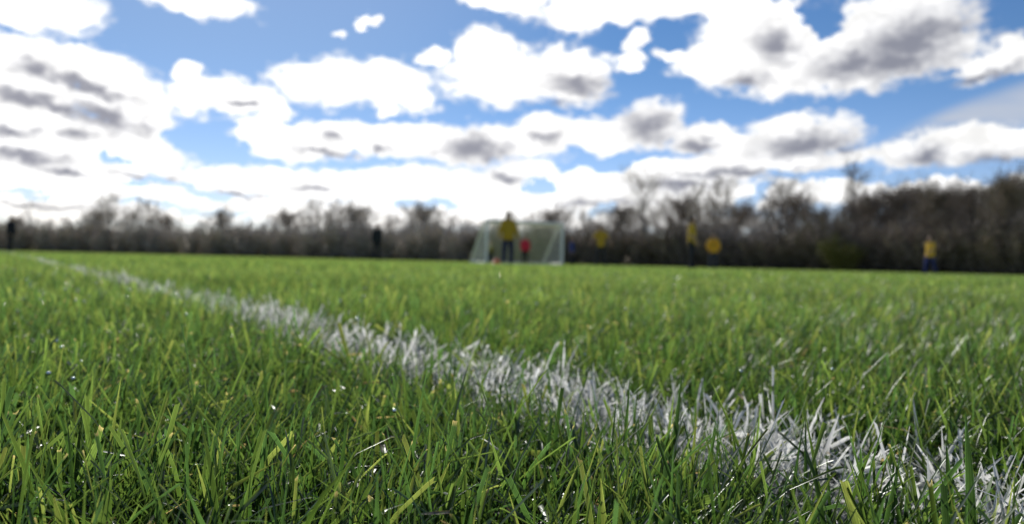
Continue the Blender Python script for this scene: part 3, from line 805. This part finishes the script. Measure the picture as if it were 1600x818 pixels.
# cumulus: centre, half-width, half-height in degrees-like photo units, tilt
CLOUDS = [(50,8,112,34,0),(300,2,95,20,6),(110,100,100,36,8),(195,150,90,46,20),(20,140,120,80,0),(100,225,200,62,4),(230,205,48,40,0),(70,290,170,34,0),(10,75,40,20,10),
 (300,113,20,14,8),(355,152,95,28,2),(420,170,34,18,20),(498,128,66,34,0),(592,130,84,38,4),(650,158,36,20,12),(597,177,17,8,0),(533,55,15,7,0),(572,32,13,9,15),(675,90,30,12,10),
 (758,84,44,38,0),(800,122,112,40,0),(892,118,64,44,4),(790,3,66,15,4),(905,22,60,28,-4),(990,8,150,24,-3),(985,95,28,13,0),(990,62,26,12,-30),(1050,80,28,9,8),
 (1158,28,62,46,0),(1205,60,110,56,0),(1120,98,62,38,0),(1205,112,110,36,12),(1410,36,112,52,0),(1360,88,160,44,0),(1478,62,52,32,0),(1330,110,90,24,0),
 (1565,94,72,26,-16),(1500,104,44,13,0),(1470,60,30,18,0),
 (402,210,42,26,0),(452,224,70,24,0),(520,213,60,25,0),(640,220,118,23,0),(752,226,112,29,0),(850,210,62,26,0),(962,208,84,28,0),(1018,196,54,32,0),(1110,216,70,22,0),(1250,212,96,30,-2),(1180,230,90,18,0),
 (1100,264,320,20,-2),(1215,258,160,18,-3),(1500,228,120,26,-3),(1420,240,70,24,0),(1590,222,50,22,0),
 (330,274,100,16,2),(430,286,115,25,0),(600,286,200,27,0),(760,300,200,40,0),(900,284,170,36,0),(1000,306,150,34,0),(1105,300,80,24,0),(1225,302,66,22,0),(1350,296,110,22,0),(1490,296,110,20,0),(1580,290,60,16,0),
 (60,322,260,20,0),(250,305,140,12,3),(240,333,200,14,4),(480,330,200,22,0),(700,338,250,20,0),(1000,345,200,18,0)]
HOLES = [(190,247,30,6,0),(232,286,60,7,4),(330,226,66,20,10),(365,236,34,16,-10),(285,212,30,10,0),(336,305,30,8,8),(846,290,30,9,0),(942,328,24,9,0),(664,314,56,8,6),(940,250,90,11,-2),(1330,276,150,8,2),(1500,272,120,9,0),(330,192,40,6,0),(250,322,80,5,6),(350,338,60,7,4),(1180,306,30,12,-30),(1285,28,34,30,40),(590,250,40,6,-12),(25,298,60,5,0)]
DARKS = [(1420,64,96,34,-14),(1340,98,70,22,-6),(1400,92,80,26,0),(1210,66,34,22,20),(1165,122,34,11,0),(905,130,48,17,8),(740,230,56,20,4),(1014,194,42,22,6),(1258,222,70,17,-4),(1090,222,34,10,0),(1450,243,34,13,0),(1550,246,44,13,0),
 (62,106,46,17,14),(130,130,90,11,15),(36,148,70,14,8),(165,180,82,19,14),(90,164,60,13,12),(40,240,86,13,6),(104,267,42,7,4),(118,206,28,12,0),(20,200,44,9,0),(490,289,38,6,2),(520,208,20,9,0),(510,235,52,6,8),(850,211,26,8,4),(790,273,24,7,14),(378,157,28,6,0),(596,228,14,6,0),(1060,284,60,7,0),(1150,266,90,6,0),(230,273,60,5,4),(60,318,110,5,0),(1320,226,24,8,0),(860,160,40,5,0),(1530,120,60,7,-14),(930,312,60,5,0),(370,300,40,4,6)]

def build_world():
    w = bpy.data.worlds.new('World'); scene.world = w; w.use_nodes = True
    nt = w.node_tree; N, L = nt.nodes, nt.links; N.clear()
    out = N.new('ShaderNodeOutputWorld')
    def math_(op, a, b=None, c=None, clamp=False):
        n = N.new('ShaderNodeMath'); n.operation = op; n.use_clamp = clamp
        for i, v in enumerate((a, b, c)):
            if v is None: continue
            if isinstance(v, (int, float)): n.inputs[i].default_value = v
            else: L.new(v, n.inputs[i])
        return n.outputs[0]
    def remap(v, a, b, c=0.0, d=1.0, smooth=True):
        n = N.new('ShaderNodeMapRange'); n.interpolation_type = 'SMOOTHSTEP' if smooth else 'LINEAR'
        L.new(v, n.inputs[0])
        for i, q in zip((1, 2, 3, 4), (a, b, c, d)): n.inputs[i].default_value = q
        return n.outputs[0]
    def mixc(f, a, b):
        n = N.new('ShaderNodeMix'); n.data_type = 'RGBA'
        if isinstance(f, float): n.inputs[0].default_value = f
        else: L.new(f, n.inputs[0])
        for i, v in ((6, a), (7, b)):
            if isinstance(v, tuple): n.inputs[i].default_value = (*v, 1)
            else: L.new(v, n.inputs[i])
        return n.outputs[2]
    tc = N.new('ShaderNodeTexCoord'); dirv = tc.outputs['Generated']
    sx = N.new('ShaderNodeSeparateXYZ'); L.new(dirv, sx.inputs[0]); X, Y, Z = sx.outputs
    az = math_('ARCTAN2', X, Y); el = math_('ARCSINE', Z)
    cb = N.new('ShaderNodeCombineXYZ'); L.new(az, cb.inputs[0]); L.new(el, cb.inputs[1]); P = cb.outputs[0]
    # billowing: bend the directions a little with noise
    st = N.new('ShaderNodeVectorMath'); st.operation = 'MULTIPLY'; st.inputs[1].default_value = (1.0, 1.5, 1.0); L.new(P, st.inputs[0])
    def noise(vec, scale, detail, rough=.55):
        n = N.new('ShaderNodeTexNoise'); n.inputs['Scale'].default_value = scale; n.inputs['Detail'].default_value = detail
        n.inputs['Roughness'].default_value = rough; L.new(vec, n.inputs['Vector']); return n
    def warp(vec, n, amp):
        s = N.new('ShaderNodeVectorMath'); s.operation = 'SUBTRACT'; s.inputs[1].default_value = (.5, .5, .5); L.new(n.outputs['Color'], s.inputs[0])
        m = N.new('ShaderNodeVectorMath'); m.operation = 'MULTIPLY_ADD'; m.inputs[1].default_value = (amp, amp * .8, 0); L.new(s.outputs[0], m.inputs[0]); L.new(vec, m.inputs[2]); return m.outputs[0]
    nA = noise(st.outputs[0], 22, 6, .6)
    Pw = warp(P, nA, 0.062)
    def field(lst, vec):
        cur = None
        sp = N.new('ShaderNodeSeparateXYZ'); L.new(vec, sp.inputs[0])
        for (px, py, rx, ry, rot) in lst:
            a, e, u = pix(px, py)
            cv = N.new('ShaderNodeCombineXYZ'); L.new(sp.outputs[0], cv.inputs[0]); L.new(sp.outputs[1], cv.inputs[1])
            if cur is not None: L.new(cur, cv.inputs[2])      # only keeps the evaluation in order; z is scaled away
            m = N.new('ShaderNodeMapping'); m.vector_type = 'TEXTURE'
            m.inputs['Location'].default_value = (a, e, 0); m.inputs['Rotation'].default_value = (0, 0, R(-rot) + ROLL)
            m.inputs['Scale'].default_value = (rx / F / (1 + u * u), ry / F * math.cos(a), 1e7)
            L.new(cv.outputs[0], m.inputs['Vector'])
            l = N.new('ShaderNodeVectorMath'); l.operation = 'LENGTH'; L.new(m.outputs[0], l.inputs[0])
            if cur is None: cur = l.outputs['Value']
            else: cur = math_('SMOOTH_MIN', cur, l.outputs['Value'], 0.12)
        return cur
    nB = noise(st.outputs[0], 70, 5, .6)
    bump = math_('MULTIPLY_ADD', nB.outputs['Fac'], 0.8, -0.40)
    dc = math_('ADD', field(CLOUDS, Pw), bump)
    dh = math_('ADD', field(HOLES, Pw), bump)
    nC = noise(st.outputs[0], 40, 5, .6)
    dd = math_('ADD', field([(a_, b_ + 4, c_ * 1.06, d_ * 1.1, e_) for a_, b_, c_, d_, e_ in DARKS], warp(P, nC, 0.036)), math_('ADD', bump, math_('MULTIPLY_ADD', nC.outputs['Fac'], 1.0, -0.5)))
    cloud = remap(dc, 1.28, 0.80); hole = remap(dh, 0.80, 1.12)
    mask = math_('MULTIPLY', cloud, hole)
    # clouds over the rest of the sky
    zc = math_('MAXIMUM', Z, 0.02); zz = math_('ADD', zc, 0.12)
    pl = N.new('ShaderNodeCombineXYZ'); L.new(math_('DIVIDE', X, zz), pl.inputs[0]); L.new(math_('DIVIDE', Y, zz), pl.inputs[1])
    nG = noise(pl.outputs[0], 1.1, 7, .55)
    gen = remap(nG.outputs['Fac'], 0.52, 0.60)
    outA = remap(math_('ABSOLUTE', az), R(33), R(38)); outE = remap(el, R(18.5), R(22))
    mask = math_('MAXIMUM', mask, math_('MULTIPLY', gen, math_('MAXIMUM', outA, outE)))
    # thin veil at the right
    a, e, u = pix(1560, 178)
    vm = N.new('ShaderNodeMapping'); vm.vector_type = 'TEXTURE'; vm.inputs['Location'].default_value = (a, e, 0); vm.inputs['Rotation'].default_value = (0, 0, R(17))
    vm.inputs['Scale'].default_value = (230 / F / (1 + u * u), 36 / F, 1); L.new(P, vm.inputs['Vector'])
    vl = N.new('ShaderNodeVectorMath'); vl.operation = 'LENGTH'; L.new(vm.outputs[0], vl.inputs[0])
    streak = N.new('ShaderNodeMapping'); streak.inputs['Rotation'].default_value = (0, 0, R(-17)); streak.inputs['Scale'].default_value = (6, 40, 1); L.new(P, streak.inputs['Vector'])
    nV = noise(streak.outputs[0], 1.0, 5)
    veil = math_('MULTIPLY', remap(vl.outputs['Value'], 1.05, 0.5), remap(nV.outputs['Fac'], 0.25, 0.75, 0.40, 0.90))
    # --- colours
    sd = (math.sin(SUN_AZ) * math.cos(SUN_EL), math.cos(SUN_AZ) * math.cos(SUN_EL), math.sin(SUN_EL))
    dot = N.new('ShaderNodeVectorMath'); dot.operation = 'DOT_PRODUCT'; dot.inputs[1].default_value = sd; L.new(dirv, dot.inputs[0])
    sdot = dot.outputs['Value']
    sky = N.new('ShaderNodeTexSky'); sky.sky_type = 'NISHITA'; sky.sun_disc = False
    sky.sun_elevation = SUN_EL; sky.sun_rotation = SUN_AZ
    sky.air_density = 1.0; sky.dust_density = 0.0; sky.ozone_density = 2.0
    hsv = N.new('ShaderNodeHueSaturation'); hsv.inputs['Saturation'].default_value = 1.22; hsv.inputs['Value'].default_value = 1.0
    L.new(sky.outputs[0], hsv.inputs['Color'])
    bg = N.new('ShaderNodeBackground'); bg.inputs['Strength'].default_value = SKY_STRENGTH
    tint = mixc(remap(el, R(1), R(15), 0, 1), (1.55, 1.50, 2.05), (1.26, 1.30, 1.54))
    tm = N.new('ShaderNodeVectorMath'); tm.operation = 'MULTIPLY'; L.new(hsv.outputs[0], tm.inputs[0]); L.new(tint, tm.inputs[1])
    skyc = mixc(math_('MULTIPLY', remap(sdot, 0.88, 0.995), 0.24), tm.outputs[0], (13.5, 15.5, 18.0))
    L.new(skyc, bg.inputs['Color'])
    # cloud brightness: near the sun far brighter than the paper, grey where the cloud is thick
    glow = remap(dot.outputs['Value'], 0.6, 0.98, 0.0, 1.0)
    bright = remap(dot.outputs['Value'], -0.4, 0.97, 0.40, 1.55, False)
    nD = noise(st.outputs[0], 30, 6, .6)
    shade = remap(nD.outputs['Fac'], 0.34, 0.66, 0.72, 1.08)
    rim = remap(dc, 0.35, 1.0, 0.0, 1.0)
    lit = math_('MULTIPLY', bright, math_('MAXIMUM', shade, rim))
    lit = math_('MULTIPLY', lit, remap(dc, 0.70, 1.16, 1.0, 0.70))
    white = N.new('ShaderNodeVectorMath'); white.operation = 'SCALE'; white.inputs[0].default_value = (1.0, 0.995, 0.985); L.new(lit, white.inputs['Scale'])
    grey = mixc(glow, (0.235, 0.25, 0.315), (0.32, 0.325, 0.385))
    dk = math_('MULTIPLY', remap(dd, 1.34, 0.10), 0.97)
    soft = math_('MULTIPLY', remap(dd, 2.4, 0.7), remap(az, R(-14), R(8), 0.32, 0.62))
    paper = mixc(soft, white.outputs[0], mixc(glow, (0.60, 0.615, 0.665), (0.80, 0.79, 0.80)))
    ccol = mixc(dk, paper, grey)
    # warm haze low over the trees
    hz = math_('MULTIPLY', remap(el, R(4.0), R(0.5)), remap(az, R(30), R(-5), 0.25, 0.85))
    ccol = mixc(math_('MULTIPLY', hz, 0.75), ccol, (1.10, 1.04, 0.92))
    bgc = N.new('ShaderNodeBackground'); L.new(ccol, bgc.inputs['Color']); bgc.inputs['Strength'].default_value = 1.0
    veilb = N.new('ShaderNodeBackground'); veilb.inputs['Color'].default_value = (0.56, 0.60, 0.68, 1)
    m0 = N.new('ShaderNodeMixShader'); L.new(veil, m0.inputs[0]); L.new(bg.outputs[0], m0.inputs[1]); L.new(veilb.outputs[0], m0.inputs[2])
    tot = math_('MAXIMUM', mask, math_('MULTIPLY', hz, 0.35))
    mix = N.new('ShaderNodeMixShader'); L.new(tot, mix.inputs[0]); L.new(m0.outputs[0], mix.inputs[1]); L.new(bgc.outputs[0], mix.inputs[2])
    L.new(mix.outputs[0], out.inputs['Surface'])
    try:
        w.cycles.sampling_method = 'MANUAL'; w.cycles.sample_map_resolution = 1024
    except Exception: pass

SKY_STRENGTH = 0.055

def build_light_camera():
    s = bpy.data.lights.new('sun', 'SUN'); s.energy = 5.0; s.angle = R(0.53); s.color = (1, 0.95, 0.86)
    o = bpy.data.objects.new('sun', s); col.objects.link(o)
    d = Vector((math.sin(SUN_AZ) * math.cos(SUN_EL), math.cos(SUN_AZ) * math.cos(SUN_EL), math.sin(SUN_EL)))
    o.rotation_euler = d.to_track_quat('Z', 'Y').to_euler(); o.location = d * 50
    c = bpy.data.cameras.new('camera'); c.sensor_width = 36; c.sensor_fit = 'HORIZONTAL'; c.lens = F / 1600 * 36
    c.clip_start = 0.01; c.clip_end = 8000
    c.dof.use_dof = True; c.dof.focus_distance = 0.228; c.dof.aperture_fstop = c.lens / 1.75
    co = bpy.data.objects.new('camera', c); col.objects.link(co)
    co.matrix_world = Matrix.Translation((0, 0, 0.088)) @ Matrix.Rotation(R(90), 4, 'X') @ Matrix.Rotation(ROLL, 4, 'Z')
    scene.camera = co
    scene.view_settings.view_transform = 'Standard'; scene.view_settings.look = 'None'
    scene.view_settings.exposure = 0; scene.view_settings.gamma = 1
    scene.render.engine = 'CYCLES'
    cy = scene.cycles
    cy.max_bounces = 8; cy.diffuse_bounces = 4; cy.glossy_bounces = 2; cy.transmission_bounces = 4; cy.transparent_max_bounces = 4
    cy.caustics_reflective = False; cy.caustics_refractive = False
    cy.sample_clamp_indirect = 4.0

build_world()
build_light_camera()
build_ground()
build_grass()
build_woods()
build_goal()
build_people()
build_cone()
